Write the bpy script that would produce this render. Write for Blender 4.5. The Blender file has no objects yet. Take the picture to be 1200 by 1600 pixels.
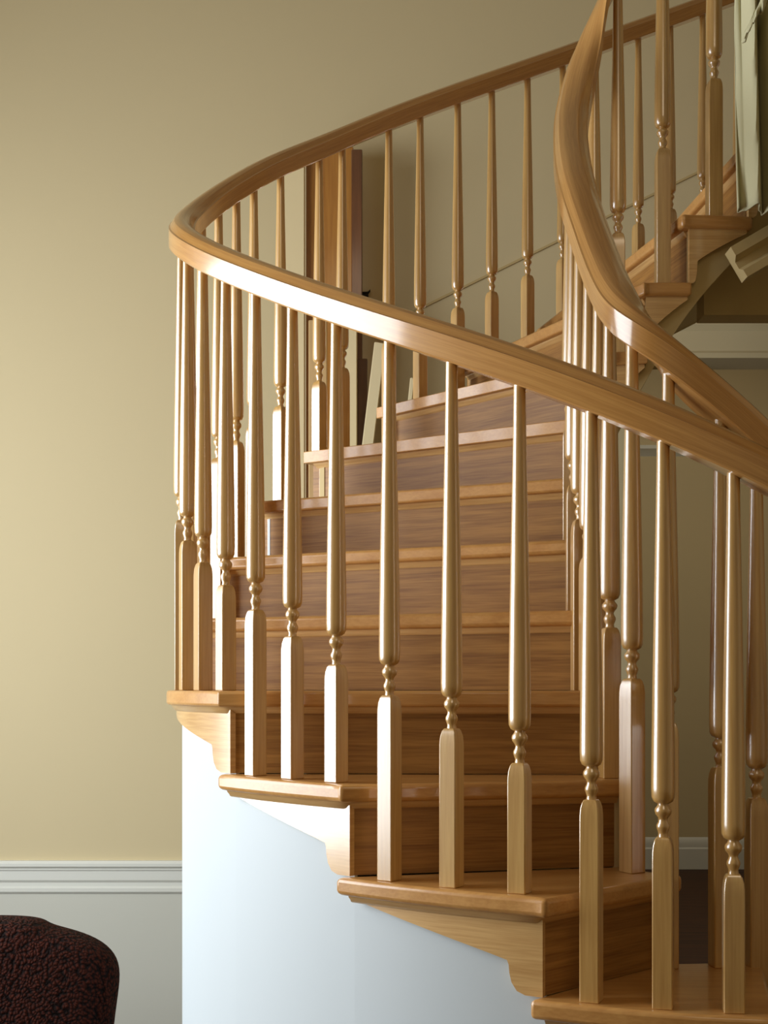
import bpy, bmesh, math, random
import numpy as np
from mathutils import Vector
random.seed(7)
S = bpy.context.scene
C = S.collection
ZO = 1.585            # eye height above the floor
H = 0.175             # riser height
F = 2000.0
EY = 1072.0
PI = math.pi
def px(x, y, Y):      # photo pixel + distance -> a point in the room
    return Vector(((x-600)/F*Y, Y, (EY-y)/F*Y + ZO))

# ---------------------------------------------------------------- materials
def new_mat(name):
    m = bpy.data.materials.new(name); m.use_nodes = True
    nt = m.node_tree; nt.nodes.clear()
    out = nt.nodes.new('ShaderNodeOutputMaterial')
    b = nt.nodes.new('ShaderNodeBsdfPrincipled')
    nt.links.new(b.outputs[0], out.inputs[0])
    return m, nt, b
def lin(c):
    return tuple(((v/255)/12.92 if v/255 <= .04045 else ((v/255+.055)/1.055)**2.4) for v in c) + (1,)
def wood(name, light, dark, scale, coord='Object', rough=.34, coat=.35, freq=1.0, cr_=.13, ior=1.9):
    m, nt, b = new_mat(name); N = nt.nodes.new; L = nt.links.new
    tc = N('ShaderNodeTexCoord'); mp = N('ShaderNodeMapping'); mp.inputs['Scale'].default_value = scale
    L(tc.outputs[coord], mp.inputs[0])
    oi = N('ShaderNodeObjectInfo'); vm = N('ShaderNodeVectorMath'); vm.operation = 'ADD'
    mu = N('ShaderNodeMath'); mu.operation = 'MULTIPLY'; mu.inputs[1].default_value = 37
    L(oi.outputs['Random'], mu.inputs[0]); L(mp.outputs[0], vm.inputs[0]); L(mu.outputs[0], vm.inputs[1])
    n1 = N('ShaderNodeTexNoise'); n1.inputs['Scale'].default_value = 1.0*freq; n1.inputs['Detail'].default_value = 5; n1.inputs['Distortion'].default_value = .6
    n2 = N('ShaderNodeTexNoise'); n2.inputs['Scale'].default_value = 5*freq; n2.inputs['Detail'].default_value = 6
    L(vm.outputs[0], n1.inputs['Vector']); L(vm.outputs[0], n2.inputs['Vector'])
    mx = N('ShaderNodeMix'); mx.data_type = 'FLOAT'; mx.inputs[0].default_value = .45
    L(n1.outputs['Fac'], mx.inputs[2]); L(n2.outputs['Fac'], mx.inputs[3])
    cr = N('ShaderNodeValToRGB'); e = cr.color_ramp.elements
    e[0].position = .36; e[0].color = lin(dark); e[1].position = .62; e[1].color = lin(light)
    L(mx.outputs[0], cr.inputs[0]); L(cr.outputs[0], b.inputs['Base Color'])
    b.inputs['Roughness'].default_value = rough
    b.inputs['Coat Weight'].default_value = coat; b.inputs['Coat IOR'].default_value = ior; b.inputs['Coat Roughness'].default_value = cr_
    bp = N('ShaderNodeBump'); bp.inputs['Strength'].default_value = .06; bp.inputs['Distance'].default_value = .004
    L(n2.outputs['Fac'], bp.inputs['Height']); L(bp.outputs[0], b.inputs['Normal'])
    return m
def paint(name, col, rough=.6, var=.03):
    m, nt, b = new_mat(name); N = nt.nodes.new; L = nt.links.new
    tc = N('ShaderNodeTexCoord'); n = N('ShaderNodeTexNoise'); n.inputs['Scale'].default_value = 1.3; n.inputs['Detail'].default_value = 3
    L(tc.outputs['Object'], n.inputs['Vector'])
    cr = N('ShaderNodeValToRGB'); c = lin(col)
    cr.color_ramp.elements[0].color = tuple(v*(1-var) for v in c[:3])+(1,)
    cr.color_ramp.elements[1].color = tuple(min(1, v*(1+var)) for v in c[:3])+(1,)
    L(n.outputs['Fac'], cr.inputs[0]); L(cr.outputs[0], b.inputs['Base Color'])
    b.inputs['Roughness'].default_value = rough
    n2 = N('ShaderNodeTexNoise'); n2.inputs['Scale'].default_value = 240
    bp = N('ShaderNodeBump'); bp.inputs['Strength'].default_value = .04; bp.inputs['Distance'].default_value = .001
    L(tc.outputs['Object'], n2.inputs['Vector']); L(n2.outputs['Fac'], bp.inputs['Height']); L(bp.outputs[0], b.inputs['Normal'])
    return m
OAK_L, OAK_D = (218, 168, 100), (188, 132, 68)
M = {}
M['oak_v'] = wood('oak vertical grain', (214, 170, 98), (190, 142, 74), (44, 44, 1.6), rough=.38, coat=1, cr_=.24, ior=2.4)
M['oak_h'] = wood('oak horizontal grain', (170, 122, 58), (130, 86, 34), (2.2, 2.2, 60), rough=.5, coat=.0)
M['oak_tread'] = wood('oak tread', (206, 154, 88), (188, 134, 72), (3, 40, 40), rough=.38, coat=.45, ior=1.6)
M['oak_rail'] = wood('oak rail', (210, 156, 86), (186, 130, 66), (1.3, 2.4, 1), coord='UV', rough=.36, coat=1, ior=1.72)
M['oak_bracket'] = wood('oak bracket', (222, 180, 118), (196, 150, 90), (2.4, 2.4, 60), rough=.4, coat=.9, cr_=.15)
M['oak_board'] = wood('oak board', (176, 120, 48), (152, 96, 34), (20, 20, 1.2), rough=.5)
M['dark_board'] = wood('dark board', (110, 66, 34), (86, 50, 26), (20, 20, 1.2), rough=.5)
M['tan_board'] = wood('tan board', (214, 180, 128), (196, 160, 108), (20, 20, 1.2), rough=.55)
M['cream_board'] = paint('cream painted board', (226, 208, 164))
M['pale_board'] = paint('pale painted board', (224, 208, 166))
M['white_wall'] = paint('white painted wall', (198, 206, 209), .55, .015)
M['beige'] = paint('beige wall paint', (204, 188, 148), .7)
M['wainscot'] = paint('grey white wainscot paint', (200, 200, 188), .5)
M['trimw'] = paint('white trim paint', (216, 217, 208), .4)
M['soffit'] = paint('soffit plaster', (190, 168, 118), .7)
M['floor'] = wood('dark wood floor', (74, 42, 18), (46, 25, 10), (1.2, 18, 18), rough=.8, coat=0)
M['ceiling'] = paint('ceiling paint', (168, 152, 118), .8)
M['curtain'] = paint('pale curtain cloth', (200, 194, 156), .85)
m, nt, b = new_mat('black metal'); b.inputs['Base Color'].default_value = (.012, .012, .013, 1); b.inputs['Metallic'].default_value = .6; b.inputs['Roughness'].default_value = .4; M['black'] = m
# brown boucle
m, nt, b = new_mat('brown looped upholstery'); N = nt.nodes.new; L = nt.links.new
tc = N('ShaderNodeTexCoord'); vo = N('ShaderNodeTexVoronoi'); vo.inputs['Scale'].default_value = 105; vo.inputs['Randomness'].default_value = 1
no = N('ShaderNodeTexNoise'); no.inputs['Scale'].default_value = 30; vm = N('ShaderNodeVectorMath'); vm.operation = 'MULTIPLY_ADD'
vm.inputs[1].default_value = (.02, .02, .02)
L(tc.outputs['Object'], no.inputs['Vector']); L(no.outputs['Color'], vm.inputs[0]); L(tc.outputs['Object'], vm.inputs[2]); L(vm.outputs[0], vo.inputs['Vector'])
cr = N('ShaderNodeValToRGB'); e = cr.color_ramp.elements
e[0].position = .0; e[0].color = lin((84, 36, 22)); e[1].position = .75; e[1].color = lin((16, 5, 3))
L(vo.outputs['Distance'], cr.inputs[0]); L(cr.outputs[0], b.inputs['Base Color']); b.inputs['Roughness'].default_value = .9; b.inputs['Specular IOR Level'].default_value = .15
bp = N('ShaderNodeBump'); bp.inputs['Strength'].default_value = 1; bp.inputs['Distance'].default_value = .012; bp.invert = True
L(vo.outputs['Distance'], bp.inputs['Height']); L(bp.outputs[0], b.inputs['Normal']); M['boucle'] = m
m, nt, b = new_mat('window glass'); b.inputs['Base Color'].default_value = (1, 1, 1, 1); b.inputs['Roughness'].default_value = 0
b.inputs['Transmission Weight'].default_value = 1; b.inputs['IOR'].default_value = 1.0; b.inputs['Alpha'].default_value = .15; M['glass'] = m

# ---------------------------------------------------------------- helpers
def obj(name, bm, mat, parent=None, smooth=None, bevel=0, seg=2, recenter=True):
    bmesh.ops.recalc_face_normals(bm, faces=bm.faces[:])
    me = bpy.data.meshes.new(name); bm.to_mesh(me); bm.free()
    o = bpy.data.objects.new(name, me); C.objects.link(o)
    me.materials.append(M[mat])
    if parent: o.parent = parent
    if smooth is not None:
        for p in me.polygons: p.use_smooth = True
        me.set_sharp_from_angle(angle=math.radians(smooth))
    if bevel:
        md = o.modifiers.new('bevel', 'BEVEL'); md.width = bevel; md.segments = seg; md.limit_method = 'ANGLE'; md.angle_limit = math.radians(50)
        for p in me.polygons: p.use_smooth = True
        me.set_sharp_from_angle(angle=math.radians(35))
    return o
def tag(o, label=None, cat=None, group=None, kind=None):
    if label: o['label'] = label
    if cat: o['category'] = cat
    if group: o['group'] = group
    if kind: o['kind'] = kind
    return o
def empty(name, loc=(0, 0, 0)):
    o = bpy.data.objects.new(name, None); o.empty_display_size = .1; C.objects.link(o); o.location = loc; return o
def box(bm, x0, x1, y0, y1, z0, z1):
    v = [bm.verts.new(p) for p in ((x0,y0,z0),(x1,y0,z0),(x1,y1,z0),(x0,y1,z0),(x0,y0,z1),(x1,y0,z1),(x1,y1,z1),(x0,y1,z1))]
    for f in ((0,3,2,1),(4,5,6,7),(0,1,5,4),(1,2,6,5),(2,3,7,6),(3,0,4,7)): bm.faces.new([v[i] for i in f])
def boxo(name, dims, mat, parent=None, **k):
    bm = bmesh.new(); box(bm, *dims); return obj(name, bm, mat, parent, **k)
def prism(bm, pts, z0, z1):     # plan polygon extruded up
    a = [bm.verts.new((p[0], p[1], z0)) for p in pts]; b = [bm.verts.new((p[0], p[1], z1)) for p in pts]
    n = len(pts)
    bm.faces.new(a[::-1]); bm.faces.new(b)
    for i in range(n): bm.faces.new((a[i], a[(i+1) % n], b[(i+1) % n], b[i]))
def extrude_x(bm, prof, x0, x1):  # profile in (y,z) run along x
    a = [bm.verts.new((x0, p[0], p[1])) for p in prof]; b = [bm.verts.new((x1, p[0], p[1])) for p in prof]; n = len(prof)
    bm.faces.new(a); bm.faces.new(b[::-1])
    for i in range(n): bm.faces.new((a[i], b[i], b[(i+1) % n], a[(i+1) % n]))

# ---------------------------------------------------------------- stair plan (u = step number along the flight)
OUT = {-6:(1.72,3.2),-5:(1.66,2.86),-4:(1.5,2.55),-3:(1.25,2.32),-2:(.94,2.14),-1:(.615,2.09),-.57:(.47,2.12),-.23:(.36,2.165),.1:(.245,2.22),
       .43:(.125,2.29),.77:(.01,2.365),1.1:(-.09,2.455),1.43:(-.182,2.545),1.77:(-.265,2.64),2.1:(-.340,2.74),2.43:(-.405,2.84),2.77:(-.456,2.94),3.1:(-.500,3.05),
       3.5:(-.494,3.2),4:(-.46,3.34),4.5:(-.40,3.46),5:(-.345,3.56),5.5:(-.275,3.66),6:(-.195,3.78),7:(.02,3.97),8:(.28,4.15),9:(.555,4.33),10:(.83,4.5),11:(1.12,4.66),12:(1.42,4.8),12.6:(1.6,4.87)}
INN = {-6:(1.2,3.1),-5:(1.2,2.9),-4:(1.13,2.72),-3:(1.02,2.57),-2:(.85,2.47),-1:(.695,2.45),-.7:(.645,2.445),-.12:(.535,2.43),.45:(.474,2.47),1:(.458,2.55),2:(.44,2.67),3:(.424,2.8),
       4:(.437,2.99),5:(.468,3.19),6:(.522,3.32),7:(.59,3.35),8:(.68,3.33),9:(.785,3.33),10:(.94,3.34),11:(1.12,3.4),12:(1.32,3.5),12.6:(1.44,3.56)}
RZI = {-6:-.2,-2:.30,-1:.46,-.8:.484,0:.605,1:.745,2:.88,3:1.04,4:1.205,5:1.385,6:1.59,7:1.79,8:1.97,9:2.145,12.6:2.77}
US = np.linspace(-6, 12.6, 1000)
def dense(tab, i, sig):
    ks = sorted(tab); v = np.array([tab[k][i] if isinstance(tab[k], tuple) else tab[k] for k in ks], float); ks = np.array(ks, float)
    # Catmull-Rom style cubic Hermite
    d = np.gradient(v, ks)
    idx = np.clip(np.searchsorted(ks, US, side='right')-1, 0, len(ks)-2)
    h = ks[idx+1]-ks[idx]; t = (US-ks[idx])/h
    y = (2*t**3-3*t**2+1)*v[idx]+(t**3-2*t**2+t)*h*d[idx]+(-2*t**3+3*t**2)*v[idx+1]+(t**3-t**2)*h*d[idx+1]
    du = US[1]-US[0]; n = int(3*sig/du); w = np.exp(-.5*(np.arange(-n, n+1)*du/sig)**2); w /= w.sum()
    lo = 2*y[0]-y[1:n+1][::-1]; hi = 2*y[-1]-y[-n-1:-1][::-1]
    return np.convolve(np.concatenate([lo, y, hi]), w, 'valid')
OX, OY = dense(OUT, 0, .32), dense(OUT, 1, .32)
IX, IY = dense(INN, 0, .28), dense(INN, 1, .28)
IZ = dense(RZI, 0, .3)
OZ = .867+(US-2.1)*H+.025*np.exp(-((US-4.4)/1.0)**2)
def out(u, off=0.0):
    x, y = np.interp(u, US, OX), np.interp(u, US, OY)
    e = .02; dx, dy = np.interp(u+e, US, OX)-np.interp(u-e, US, OX), np.interp(u+e, US, OY)-np.interp(u-e, US, OY)
    l = math.hypot(dx, dy); return Vector((x-dy/l*-off*-1*-1, y+dx/l*off*-1, 0)) if False else Vector((x+dy/l*off, y-dx/l*off, 0))
def inn(u, off=0.0):
    x, y = np.interp(u, US, IX), np.interp(u, US, IY)
    e = .02; dx, dy = np.interp(u+e, US, IX)-np.interp(u-e, US, IX), np.interp(u+e, US, IY)-np.interp(u-e, US, IY)
    l = math.hypot(dx, dy); return Vector((x-dy/l*off, y+dx/l*off, 0))
# going up, the outer curve runs clockwise seen from above: the outside lies to its left
_t = out(1.0, .1)-out(1.0, 0)
OS = 1 if _t.y < 0 else -1
_t = inn(3.0, .1)-inn(3.0, 0)
IS = 1 if _t.x > 0 else -1
def O(u, off=0): return out(u, off*OS)      # + = outwards, away from the steps
def I(u, off=0): return inn(u, off*IS)      # + = into the well
def lvl(n): return (n-2)*H - .01 + ZO       # top of tread n  (n=2 is at eye level)
NB, NE = -5, 12                             # first and last step
TH, NOSE, OV = .034, .03, .036

stair = empty('curved_staircase', (.62, 3.1, 0))
tag(stair, 'curved oak staircase of treads, risers and scalloped side brackets above a white curved wall', 'staircase')
def fix(o):    # the parts are built in world space
    o.matrix_parent_inverse = o.parent.matrix_world.inverted() if False else __import__('mathutils').Matrix.Translation(-o.parent.location); return o
SH = {3: .42, 4: .3, 5: .12}            # winders whose nosing meets the outer edge a little later
def no(n): return n+SH.get(n, 0)
def front(n):
    a, b = O(no(n)), I(n); d = (b-a).normalized(); f = Vector((-d.y, d.x, 0))
    if f.dot(O(n-.5)+I(n-.5)-a-b) < 0: f = -f
    return a, b, d, f
for n in range(NB, NE+1):
    z = lvl(n); a, b, d, f = front(n)
    w0, w1 = (.015 if n in (3, 4) else OV), OV
    # tread
    pts = [a-d*w0+f*NOSE, b+d*w1+f*NOSE]
    pts += [I(u, w1) for u in np.linspace(n+.02, n+1.04, 12)]
    pts += [O(u, w0) for u in np.linspace(no(n)+.02, no(n+1)+.04, 12)[::-1]]
    bm = bmesh.new(); prism(bm, pts, z-TH, z)
    t = fix(obj('tread', bm, 'oak_tread', stair, bevel=.009, seg=3)); tag(t)
    # cove moulding tucked below the nosing, and return moulding along the open end
    bm = bmesh.new()
    path = [b+d*.004]+[a-d*.004]+[O(u, .014) for u in np.linspace(no(n)+.04, no(n+1)-.02, 10)]
    prof = [(0, -.0), (.012, 0), (.010, -.004), (.006, -.008), (.004, -.012), (0, -.014)]
    rings = []
    for i, p in enumerate(path):
        if i == 0: nn = f
        elif i == 1: nn = (f - d).normalized()*1.3
        else:
            tt = path[min(i+1, len(path)-1)]-path[i-1] if i > 2 else path[3]-path[2]
            nn = Vector((tt.y, -tt.x, 0)).normalized()
            if nn.dot(-d) < 0: nn = -nn
        rings.append([bm.verts.new((p.x+nn.x*q[0], p.y+nn.y*q[0], z-TH+q[1])) for q in prof])
    for r0, r1 in zip(rings, rings[1:]):
        for k in range(len(prof)): bm.faces.new((r0[k], r0[(k+1) % 6], r1[(k+1) % 6], r1[k]))
    bm.faces.new(rings[0]); bm.faces.new(rings[-1])
    cv = obj('cove_moulding', bm, 'oak_bracket', t, smooth=40)
    # riser under the nosing
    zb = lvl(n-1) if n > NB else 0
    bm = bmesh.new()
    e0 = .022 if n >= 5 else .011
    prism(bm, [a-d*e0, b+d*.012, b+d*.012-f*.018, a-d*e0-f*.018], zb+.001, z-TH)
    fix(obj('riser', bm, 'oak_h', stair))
    # brackets on the open ends
    zt = z-TH; zl = (lvl(n-1) if n > NB else 0)+.0005
    def bracket(cur, o0, o1, u_end=.97):
        bm = bmesh.new(); rows = []
        prf = [(0, 0), (.08, 0), (.12, .006), (.145, .02), (.155, .036), (.158, .05), (.166, .058)]
        sl = [(.166+(u_end-.166)*k/10, .058+(zt-zl-.058-.008)*(k/10)**.95) for k in range(1, 11)]
        for q, h in prf+sl:
            u = (no(n)+q*(no(n+1)-no(n))) if cur is O else n+q
            rows.append([bm.verts.new((*cur(u, o)[:2], zz)) for o, zz in ((o0, zl+h), (o1, zl+h), (o1, zt), (o0, zt))])
        for r0, r1 in zip(rows, rows[1:]):
            for k in range(4): bm.faces.new((r0[k], r0[(k+1) % 4], r1[(k+1) % 4], r1[k]))
        bm.faces.new(rows[0]); bm.faces.new(rows[-1])
        return fix(obj('step_bracket', bm, 'oak_bracket', stair, smooth=30))
    if n < 13: bracket(O, -.0008, .013)
    bracket(I, .011, .024)
# curved walls under the flight (to step 5), soffit above
def ribbon(name, cur, u0, u1, o0, o1, zbot, ztop, mat, parent=None, step=.1, **k):
    bm = bmesh.new(); rows = []
    us = []
    n = int(math.floor(u0)); fn = no if cur is O else (lambda k: k)
    while n < u1:
        for q in (0.0, .2, .4, .6, .8, .9999):
            u = fn(n)+q*(fn(n+1)-fn(n))
            if u0-1e-6 <= u <= u1+1e-6: us.append(u)
        n += 1
    for u in us:
        zt, zb = ztop(u), zbot(u)
        rows.append([bm.verts.new((*cur(u, o)[:2], zz)) for o, zz in ((o0, zb), (o1, zb), (o1, zt), (o0, zt))])
    for r0, r1 in zip(rows, rows[1:]):
        for kk in range(4): bm.faces.new((r0[kk], r0[(kk+1) % 4], r1[(kk+1) % 4], r1[kk]))
    bm.faces.new(rows[0]); bm.faces.new(rows[-1])
    return obj(name, bm, mat, parent, smooth=30, **k)
def step_at(u, outer=True):
    n = math.floor(u+1e-9)
    return n-1 if outer and u < no(n)-1e-9 else n
under = lambda u: lvl(step_at(u))-TH-.001
underi = lambda u: lvl(step_at(u, False))-TH-.001
tag(ribbon('wall_curved_outer', O, NB, 5.999, -.009, -.001, lambda u: 0, under, 'white_wall'), kind='structure')
tag(ribbon('wall_curved_inner', I, NB, 4.999, -.002, .0105, lambda u: 0, underi, 'beige'), kind='structure')
# soffit: a sloping curved slab with its inner fascia
bm = bmesh.new(); rows = []
for u in np.linspace(5.0, 12.6, 50):
    zt = lvl(u)-H-.03; zb = lvl(u)-H-.075
    p, q = O(u, .0), I(u, .004)
    rows.append([bm.verts.new((*p[:2], zb)), bm.verts.new((*q[:2], zb)), bm.verts.new((*q[:2], zt)), bm.verts.new((*p[:2], zt))])
for r0, r1 in zip(rows, rows[1:]):
    for kk in range(4): bm.faces.new((r0[kk], r0[(kk+1) % 4], r1[(kk+1) % 4], r1[kk]))
bm.faces.new(rows[0]); bm.faces.new(rows[-1])
tag(obj('ceiling_under_stairs', bm, 'soffit', smooth=30), kind='structure')
tag(ribbon('trim_inner_fascia', I, 5, 12.59, -.002, .0105, lambda u: lvl(u)-H-.074, underi, 'soffit'), kind='structure')
tag(ribbon('trim_outer_fascia', O, 6, 12.59, -.02, -.001, lambda u: lvl(u)-H-.074, under, 'soffit'), kind='structure')
a, b, d, f = front(5.5)
bm = bmesh.new(); prism(bm, [a+d*.06, b-d*.0, b-d*.0-f*.05, a+d*.06-f*.05], 0, lvl(5)-.08)
tag(obj('wall_under_stairs', bm, 'beige'), kind='structure')

# ---------------------------------------------------------------- handrails
def rail(name, cur, zf, u0, u1, prof, n, parent, mat='oak_rail'):
    bm = bmesh.new(); uvl = bm.loops.layers.uv.new('UVMap'); rings = []; s = 0; prev = None; ss = []
    for u in np.linspace(u0, u1, n):
        p = cur(u); e = cur(u, .5)-p; e.normalize(); z = zf(u)+ZO
        c = Vector((p.x, p.y, z))
        if prev is not None: s += (c-prev).length
        prev = c; ss.append(s)
        rings.append([bm.verts.new((c.x+e.x*q[0], c.y+e.y*q[0], z+q[1])) for q in prof])
    m = len(prof); per = [0]
    for k in range(m): per.append(per[-1]+math.hypot(prof[(k+1) % m][0]-prof[k][0], prof[(k+1) % m][1]-prof[k][1]))
    for i, (r0, r1) in enumerate(zip(rings, rings[1:])):
        for k in range(m):
            fc = bm.faces.new((r0[k], r0[(k+1) % m], r1[(k+1) % m], r1[k]))
            for lp, uv in zip(fc.loops, ((ss[i]*2.2, per[k]*38), (ss[i]*2.2, per[k+1]*38), (ss[i+1]*2.2, per[k+1]*38), (ss[i+1]*2.2, per[k]*38))): lp[uvl].uv = uv
    bm.faces.new(rings[0]); bm.faces.new(rings[-1])
    return fix(obj(name, bm, mat, parent, smooth=19))
def rprof(w, h):
    a = w/2
    return [(-a+.003, 0), (a-.003, 0), (a, .003), (a, h*.64), (a-.0035, h*.67), (a-.0075, h*.78), (a-.013, h*.90), (a-.020, h*.97), (a-.027, h),
            (-a+.027, h), (-a+.020, h*.97), (-a+.013, h*.90), (-a+.0075, h*.78), (-a+.0035, h*.67), (-a, h*.64), (-a, .003)]
ozf = lambda u: np.interp(u, US, OZ)
izf = lambda u: np.interp(u, US, IZ)
ob = empty('outer_balustrade', (O(1).x, O(1).y, 0)); tag(ob, 'long oak balustrade sweeping round the outer edge of the stairs, nearest the camera', 'balustrade')
ib = empty('inner_balustrade', (I(3).x, I(3).y, 0)); tag(ib, 'inner oak balustrade of the stairs, its thick rail rising to the top edge', 'balustrade')
rail('handrail', O, ozf, -5.3, 12.55, rprof(.062, .072), 420, ob)
rail('handrail', I, izf, -5.3, 12.55, rprof(.082, .082), 420, ib)

# ---------------------------------------------------------------- balusters
def baluster(u, cur, zf, parent, dirn, r=1.06):
    zb = lvl(step_at(u, cur is O)); zt = zf(u)+ZO+.012
    h = zt-zb; p = cur(u, 0)
    T = .66; hb = h-T                       # height of the square foot
    prof = [(.0098, h), (.0101, h-.03), (.0114, h-.12), (.0140, h-.26), (.0165, h-.40), (.0182, h-.52), (.0186, h-.585), (.0180, h-.600),
            (.0150, h-.607), (.0105, h-.610), (.0082, h-.611), (.0092, h-.614), (.0128, h-.619), (.0134, h-.623), (.0122, h-.628), (.0084, h-.633), (.0070, h-.637),
            (.0078, h-.641), (.0104, h-.646), (.0106, h-.650), (.0090, h-.655), (.0074, h-.660), (.0082, h-.666), (.012, h-.672)]
    bm = bmesh.new(); rings = []; K = 20
    for rr, z in prof:
        rr *= r
        rings.append([bm.verts.new((rr*math.cos(2*PI*k/K), rr*math.sin(2*PI*k/K), z)) for k in range(K)])
    for r0, r1 in zip(rings, rings[1:]):
        for k in range(K): bm.faces.new((r0[k], r0[(k+1) % K], r1[(k+1) % K], r1[k]))
    bm.faces.new(rings[0]); bm.faces.new(rings[-1])
    o = obj('baluster', bm, 'oak_v', parent, smooth=50)
    # square foot with lamb's-tongue shoulders
    bm = bmesh.new(); rings = []
    w = .0158*r
    for k_, (ww, z) in enumerate([(w, 0), (w, hb-.045), (w*.99, hb-.032), (w*.93, hb-.02), (w*.80, hb-.011), (w*.62, hb-.006)]):
        rings.append([bm.verts.new((sx*ww, sy*ww, z)) for sx, sy in ((1, 1), (-1, 1), (-1, -1), (1, -1))])
    for r0, r1 in zip(rings, rings[1:]):
        for k in range(4): bm.faces.new((r0[k], r0[(k+1) % 4], r1[(k+1) % 4], r1[k]))
    bm.faces.new(rings[0]); bm.faces.new(rings[-1])
    f = obj('square_foot', bm, 'oak_v', o, bevel=.0018, seg=2)
    o.location = (p.x-parent.location.x, p.y-parent.location.y, zb)
    t = cur(u+.05)-cur(u-.05); o.rotation_euler = (0, 0, math.atan2(t.y, t.x))
    return o
FAR = [3.52, 3.84, 4.18, 4.52, 4.86, 5.36, 6.0, 6.34, 6.97, 7.37, 7.84, 8.27, 8.73, 9.2, 9.65, 10.25, 10.7, 11.15, 11.65, 12.1]
for n in range(NB, 4):
    for q in (.12, .45, .785):
        if n+q < 3.2: baluster(n+q, O, ozf, ob, 1)
for u in FAR: baluster(u, O, ozf, ob, 1)
for u in [-4.3, -3.3, -2.5, -1.75, -1.12, -.7, -.12, .45, 1.2, 1.75, 2.3, 2.85, 3.4, 4.4, 5.3, 6.4, 7.25, 8.45, 9.5, 10.4, 11.4]:
    baluster(u, I, izf, ib, 1, 1.15)

# ---------------------------------------------------------------- the room
YB = 5.13; ZC = 5.1; XL, XR, YF, YD = -2.9, 3.6, -3.2, 11.1
def wall(name, dims, mat='beige'): return tag(boxo(name, dims, mat), kind='structure')
wall('floor', (XL-.2, XR+.2, YF-.2, YD+.2, -.12, 0), 'floor')
wall('ceiling', (XL-.2, XR+.2, YF-.2, YD+.2, ZC, ZC+.12), 'ceiling')
# back wall with a wide opening on the right leading to a further room
OL = px(985, 0, YB).x; OT = px(0, 562, YB).z
bm = bmesh.new(); box(bm, XL, OL, YB, YB+.16, 0, ZC); box(bm, OL, XR, YB, YB+.16, OT, ZC)
tag(obj('wall_back', bm, 'beige'), kind='structure')
wall('wall_far', (XL, XR, YD, YD+.15, 0, ZC))
wall('wall_right', (XR, XR+.15, YF, YD, 0, ZC))
wall('wall_front', (XL, XR, YF-.15, YF, 0, ZC))
# left wall with a window
WY0, WY1, WZ0, WZ1 = 1.5, 4.0, .7, 3.6
bm = bmesh.new()
box(bm, XL-.2, XL, YF, WY0, 0, ZC); box(bm, XL-.2, XL, WY1, YD, 0, ZC); box(bm, XL-.2, XL, WY0, WY1, 0, WZ0); box(bm, XL-.2, XL, WY0, WY1, WZ1, ZC)
tag(obj('wall_left', bm, 'beige'), kind='structure')
bm = bmesh.new()
for y in (WY0, WY1-.05): box(bm, XL-.13, XL-.07, y, y+.05, WZ0, WZ1)
for z in (WZ0, WZ1-.05): box(bm, XL-.13, XL-.07, WY0, WY1, z, z+.05)
tag(obj('window_1', bm, 'trimw'), kind='structure')
# wainscot and chair rail on the back wall
zt, zl = px(0, 1344, YB).z, px(0, 1397, YB).z
y = YB
bm = bmesh.new(); extrude_x(bm, [(y, zt), (y-.022, zt), (y-.03, zt-.010), (y-.03, zt-.022), (y-.021, zt-.03), (y-.021, zt-.036), (y-.017, zt-.042), (y-.017, zt-.078),
                                (y-.010, zt-.088), (y-.010, zt-.104), (y-.018, zt-.110), (y-.018, zt-.124), (y-.009, zt-.134), (y, zt-.134)], XL, OL-.0)
tag(obj('trim_chair_rail', bm, 'trimw', smooth=20), kind='structure')
wall('wall_wainscot', (XL, OL, YB-.008, YB, .0, zt-.12), 'wainscot')
bm = bmesh.new(); extrude_x(bm, [(y-.008, 0), (y-.026, 0), (y-.026, .13), (y-.018, .15), (y-.008, .16)], XL, OL)
tag(obj('baseboard_back', bm, 'trimw', smooth=20), kind='structure')
# far room: skirting and picture rail
zb = px(0, 1308, YD).z
bm = bmesh.new(); extrude_x(bm, [(YD, 0), (YD-.03, 0), (YD-.03, zb-.1), (YD-.022, zb-.085), (YD-.022, zb-.05), (YD-.012, zb-.02), (YD, zb)], XL, XR)
tag(obj('baseboard_far', bm, 'trimw', smooth=20), kind='structure')
zp = px(0, 697, YD).z
bm = bmesh.new(); extrude_x(bm, [(YD, zp), (YD-.05, zp), (YD-.05, zp-.03), (YD-.02, zp-.06), (YD, zp-.09)], XL, XR)
tag(obj('trim_picture_rail', bm, 'trimw', smooth=20), kind='structure')
# casing round the opening
bm = bmesh.new(); extrude_x(bm, [(y, OT+.16), (y-.04, OT+.16), (y-.04, OT+.13), (y-.02, OT+.11), (y-.02, OT+.03), (y-.028, OT+.02), (y-.028, OT), (y, OT)], OL-.1, XR)
tag(obj('trim_opening_head', bm, 'beige', smooth=20), kind='structure')
wall('trim_opening_side', (OL-.1, OL, YB-.02, YB, 0, OT), 'beige')
# thin sloping moulding on the wall behind the upper flight
p0, p1 = px(600, 512, YB), px(1110, 262, YB)
bm = bmesh.new(); v = []
for p in (p0, p1):
    v.append([bm.verts.new((p.x, YB-dy, p.z+dz)) for dy, dz in ((0, 0), (.007, .0), (.007, .010), (0, .010))])
for k in range(4): bm.faces.new((v[0][k], v[0][(k+1) % 4], v[1][(k+1) % 4], v[1][k]))
bm.faces.new(v[0]); bm.faces.new(v[1])
tag(obj('trim_sloping_wall', bm, 'soffit'), kind='structure')
wall('trim_landing_beam', (.86, XR, 3.44, 3.52, px(0, 492, 3.44).z, px(0, 400, 3.44).z), 'soffit')
# upper landing, out of the frame to the right, that the flight reaches
wall('floor_upper_landing', (1.62, XR, 3.5, YB, lvl(13)-.25, lvl(13)), 'soffit')

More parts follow.
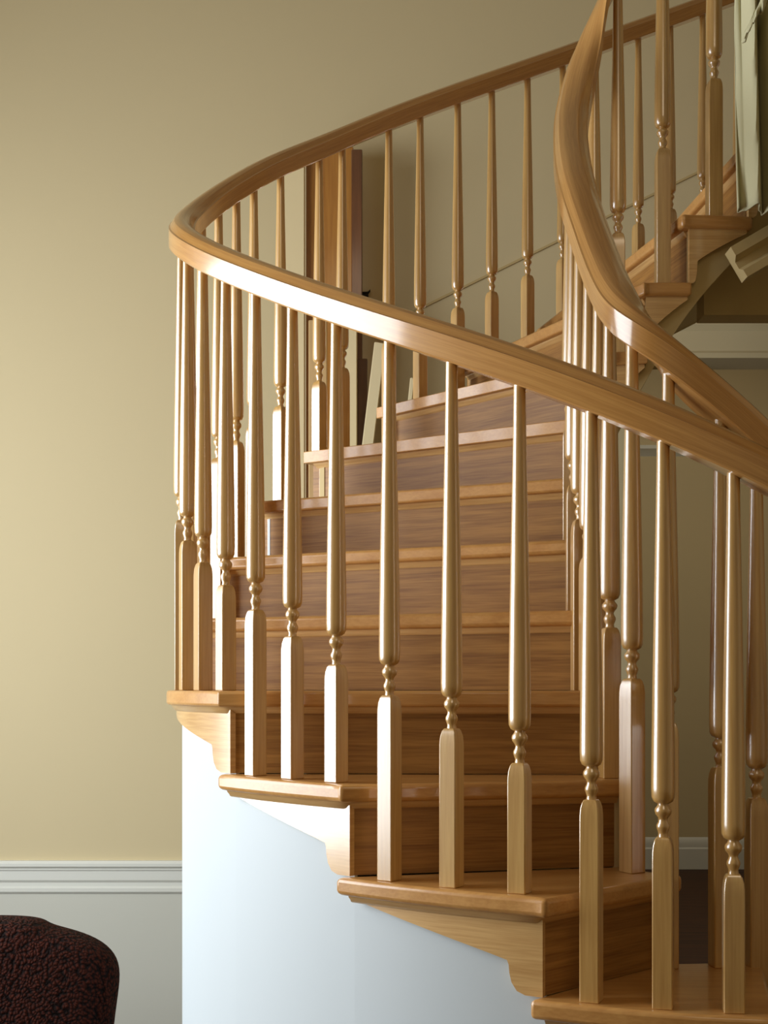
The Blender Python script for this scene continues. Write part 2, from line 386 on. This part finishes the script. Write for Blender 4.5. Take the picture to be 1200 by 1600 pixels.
# ---------------------------------------------------------------- boards standing behind the stairs
def plank(name, x0, x1, ytop, Y, th, mat, label, lean=0.0, group='boards leaning on the back wall'):
    a, b = px(x0, ytop, Y), px(x1, ytop, Y); L_ = a.z
    bm = bmesh.new(); box(bm, -(b.x-a.x)/2, (b.x-a.x)/2, 0, th, 0, L_/max(.5, math.cos(lean)))
    o = obj(name, bm, mat, bevel=.003, seg=1); o.location = ((a.x+b.x)/2-math.tan(lean)*L_, Y, 0); o.rotation_euler = (0, lean, 0)
    return tag(o, label, 'board', group)
plank('wooden_board', 440, 476, 235, 4.95, .03, 'cream_board', 'tall cream board standing left of the wide brown board, behind the far handrail')
plank('wooden_board', 478, 552, 229, 4.98, .04, 'oak_board', 'wide tall brown board standing against the back wall behind the far handrail')
plank('wooden_board', 549, 566, 233, 4.9, .05, 'dark_board', 'narrow dark brown board at the right edge of the wide brown board')
plank('wooden_board', 482, 511, 500, 4.8, .03, 'tan_board', 'shorter tan board low behind the near handrail, left of the cream post')
plank('wooden_board', 534, 558, 490, 4.8, .06, 'cream_board', 'pale cream post seen below the near handrail, right of the tan board')
plank('wooden_board', 558, 574, 560, 4.84, .04, 'dark_board', 'short dark brown board just right of the pale cream post')
plank('wooden_board', 585, 603, 535, 4.75, .02, 'pale_board', 'pale slat leaning to the right, beyond the short dark board', .12)
plank('wooden_board', 641, 648, 590, 4.75, .02, 'pale_board', 'thin pale strip leaning to the right, rightmost of the boards', .10)
p = px(567, 461, YB)
hk = empty('wall_hook', (p.x, YB, p.z)); tag(hk, 'small black metal hook on the beige wall just above the near handrail', 'hook')
bm = bmesh.new(); box(bm, -.022, .022, -.008, 0, -.012, .012); obj('back_plate', bm, 'black', hk, bevel=.003)
bm = bmesh.new()
pts = [(-.02, -.006, .006), (-.01, -.025, .0), (.005, -.035, -.004), (.022, -.035, -.002), (.03, -.035, .008)]
rings = [[bm.verts.new((x, yy+.006*math.cos(2*PI*k/8), z+.006*math.sin(2*PI*k/8))) for k in range(8)] for x, yy, z in pts]
for r0, r1 in zip(rings, rings[1:]):
    for k in range(8): bm.faces.new((r0[k], r0[(k+1) % 8], r1[(k+1) % 8], r1[k]))
bm.faces.new(rings[0]); bm.faces.new(rings[-1]); obj('hook_arm', bm, 'black', hk, smooth=50)

# ---------------------------------------------------------------- curtain and moulding, upper right
cu = empty('curtain', (1.12, 3.12, 0)); tag(cu, 'pale gathered curtain with a ruffled top hanging at the upper right edge', 'curtain')
Yc = 3.12
def cz(y): return (EY-y)/F*Yc+ZO
def cx(x): return (x-600)/F*Yc
bm = bmesh.new(); g = []
x0, x1 = cx(1153), cx(1330)
for i in range(121):
    t = i/120; row = []
    for j in range(41):
        s = j/40; top = cz(-260); bot = cz(325+20*t)
        z = bot+(top-bot)*s
        pin = .2+.8*s
        xx = x0+(x1-x0)*t + .012*(1-s)*math.sin(6*t)
        yy = Yc+.03*math.sin(t*PI*13+.8*math.sin(s*3))+.01*math.sin(t*PI*31+s*5)
        row.append(bm.verts.new((xx-1.12, yy-3.12, z)))
    g.append(row)
for i in range(120):
    for j in range(40): bm.faces.new((g[i][j], g[i+1][j], g[i+1][j+1], g[i][j+1]))
c = obj('drape', bm, 'curtain', cu, smooth=80); sd = c.modifiers.new('s', 'SOLIDIFY'); sd.thickness = .004
# ruffled valance slanting across its top
bm = bmesh.new(); g = []
for i in range(101):
    t = i/100; row = []
    bx, by = 1148+56*t, 84-96*t
    for j in range(9):
        s = j/8
        row.append(bm.verts.new((cx(bx+3*math.sin(t*34)*(1-s)+20*s)-1.12, -.055-.055*t-.008*math.sin(t*42+s), cz(by+4*math.sin(t*46)*(1-s)-44*s))))
    g.append(row)
for i in range(100):
    for j in range(8): bm.faces.new((g[i][j], g[i+1][j], g[i+1][j+1], g[i][j+1]))
v = obj('valance', bm, 'curtain', cu, smooth=80); sd = v.modifiers.new('s', 'SOLIDIFY'); sd.thickness = .004
bm = bmesh.new()
rings = [[bm.verts.new((x, .016*math.cos(2*PI*k/12), cz(-262)+.016*math.sin(2*PI*k/12))) for k in range(12)] for x in (-.3, .45)]
for k in range(12): bm.faces.new((rings[0][k], rings[0][(k+1) % 12], rings[1][(k+1) % 12], rings[1][k]))
bm.faces.new(rings[0]); bm.faces.new(rings[1]); obj('curtain_rod', bm, 'black', cu, smooth=40)
bm = bmesh.new(); box(bm, .05, .08, -.012, .012, cz(-262), ZC); obj('rod_hanger', bm, 'black', cu)
# sloping white moulding on the inner edge of the upper flight
bm = bmesh.new(); rows = []
Ym = 3.26
prof = [(0, 0), (-.05, .0), (-.05, .02), (-.03, .03), (-.03, .05), (-.055, .06), (-.055, .085), (0, .085)]
A = Vector((px(1146, 420, Ym).x, Ym, px(1146, 420, Ym).z)); B = Vector((px(1330, 312, Ym).x, Ym, px(1330, 312, Ym).z))
dd = (B-A).normalized(); nn = Vector((-dd.z, 0, dd.x))
for P in (A, B): rows.append([bm.verts.new(P+nn*(q[1]-.042)+Vector((0, q[0], 0))) for q in prof])
for k in range(8): bm.faces.new((rows[0][k], rows[0][(k+1) % 8], rows[1][(k+1) % 8], rows[1][k]))
bm.faces.new(rows[0]); bm.faces.new(rows[1])
tag(obj('trim_sloping_moulding', bm, 'soffit'), kind='structure')

# ---------------------------------------------------------------- armchair, lower left
ch = empty('armchair', (-1.12, 3.55, 0)); tag(ch, 'dark brown looped wool armchair with a rounded back, at the lower left corner', 'armchair')
def soft(name, outline, y0, y1, mat='boucle', lv=2, puff=.03, parent=ch):
    # outline in (x,z): a padded slab of thickness y0..y1 with rounded, bulging edges
    bm = bmesh.new(); n = len(outline); cxm = sum(p[0] for p in outline)/n; czm = sum(p[1] for p in outline)/n
    rings = []
    for sc, yy in ((.55, y0-puff), (.86, y0-puff*.6), (.98, y0+.02), (1.0, (y0+y1)/2), (.98, y1-.02), (.86, y1+puff*.6), (.55, y1+puff)):
        rings.append([bm.verts.new((cxm+(x-cxm)*sc, yy, czm+(z-czm)*sc)) for x, z in outline])
    for r0, r1 in zip(rings, rings[1:]):
        for k in range(n): bm.faces.new((r0[k], r0[(k+1) % n], r1[(k+1) % n], r1[k]))
    bm.faces.new(rings[0]); bm.faces.new(rings[-1])
    o = obj(name, bm, mat, parent, smooth=180); sb = o.modifiers.new('s', 'SUBSURF'); sb.levels = lv; sb.render_levels = lv
    return o
def cp(x, y, Y=3.45):
    p = px(x, y, Y); return (p.x+1.12, p.z)
bo = [cp(-330, 1460), cp(-200, 1444), cp(-60, 1441), cp(20, 1441), cp(52, 1447), cp(60, 1456), cp(105, 1466), cp(150, 1484), cp(174, 1512), cp(177, 1545), cp(168, 1600), cp(160, 1680), cp(155, 1740), cp(-60, 1760), cp(-330, 1740), cp(-370, 1600), cp(-372, 1500)]
bk = soft('backrest', bo, -.09, .07)
bm = bmesh.new()
so = [(-.42, .24), (.16, .24), (.2, .3), (.2, .4), (.16, .46), (0, .475), (-.38, .46), (-.44, .4), (-.44, .3)]
soft('seat', so, .1, .62, puff=.05)
for sx in (-.5, .13):
    soft('armrest', [(sx-.07, .2), (sx+.07, .2), (sx+.09, .4), (sx+.08, .58), (sx, .63), (sx-.08, .58), (sx-.09, .4)], .0, .6, puff=.04)
for lx, ly in ((-.42, -.02), (.32, -.02), (-.42, .58), (.32, .58)):
    bm = bmesh.new(); bmesh.ops.create_cone(bm, cap_ends=True, segments=16, radius1=.014, radius2=.024, depth=.26)
    bmesh.ops.translate(bm, verts=bm.verts[:], vec=(lx, ly, .13)); obj('leg', bm, 'dark_board', ch, smooth=40)

# ---------------------------------------------------------------- camera and light
cam = bpy.data.cameras.new('camera'); co = bpy.data.objects.new('camera', cam); C.objects.link(co)
co.location = (0, 0, ZO); co.rotation_euler = (PI/2, 0, 0)
cam.sensor_fit = 'HORIZONTAL'; cam.sensor_width = 36; cam.lens = 36*F/1200
cam.shift_y = (EY-800)/1200
cam.clip_start = .05
S.camera = co
def area(name, loc, target, sx, sy, power, col):
    l = bpy.data.lights.new(name, 'AREA'); l.shape = 'RECTANGLE'; l.size = sx; l.size_y = sy; l.energy = power; l.color = col
    o = bpy.data.objects.new(name, l); C.objects.link(o); o.location = loc
    o.rotation_euler = (Vector(target)-Vector(loc)).to_track_quat('-Z', 'Y').to_euler(); return o
area('daylight_window', (XL-.06, (WY0+WY1)/2, (WZ0+WZ1)/2), (1, (WY0+WY1)/2, (WZ0+WZ1)/2-.3), WZ1-WZ0, WY1-WY0, 205, (.91, .96, 1))
area('fill_light_far_room', (2.2, 8.2, ZC-.1), (2.2, 8.2, 0), 1, 1, 48, (1, .9, .74))  # unseen fill light, added to brighten the far room's wall
area('fill_light_front', (.3, -1.2, ZC-.1), (.3, -1.0, 0), 1.5, 1.5, 22, (1, .82, .58))  # added warm fill, high behind the camera, for the front faces of the wood
w = bpy.data.worlds.new('world'); S.world = w; w.use_nodes = True
w.node_tree.nodes['Background'].inputs[0].default_value = (.75, .85, 1, 1); w.node_tree.nodes['Background'].inputs[1].default_value = .3
S.view_settings.view_transform = 'Standard'; S.view_settings.look = 'None'; S.view_settings.exposure = -0.02; S.view_settings.gamma = 1; S.view_settings.use_curve_mapping = False
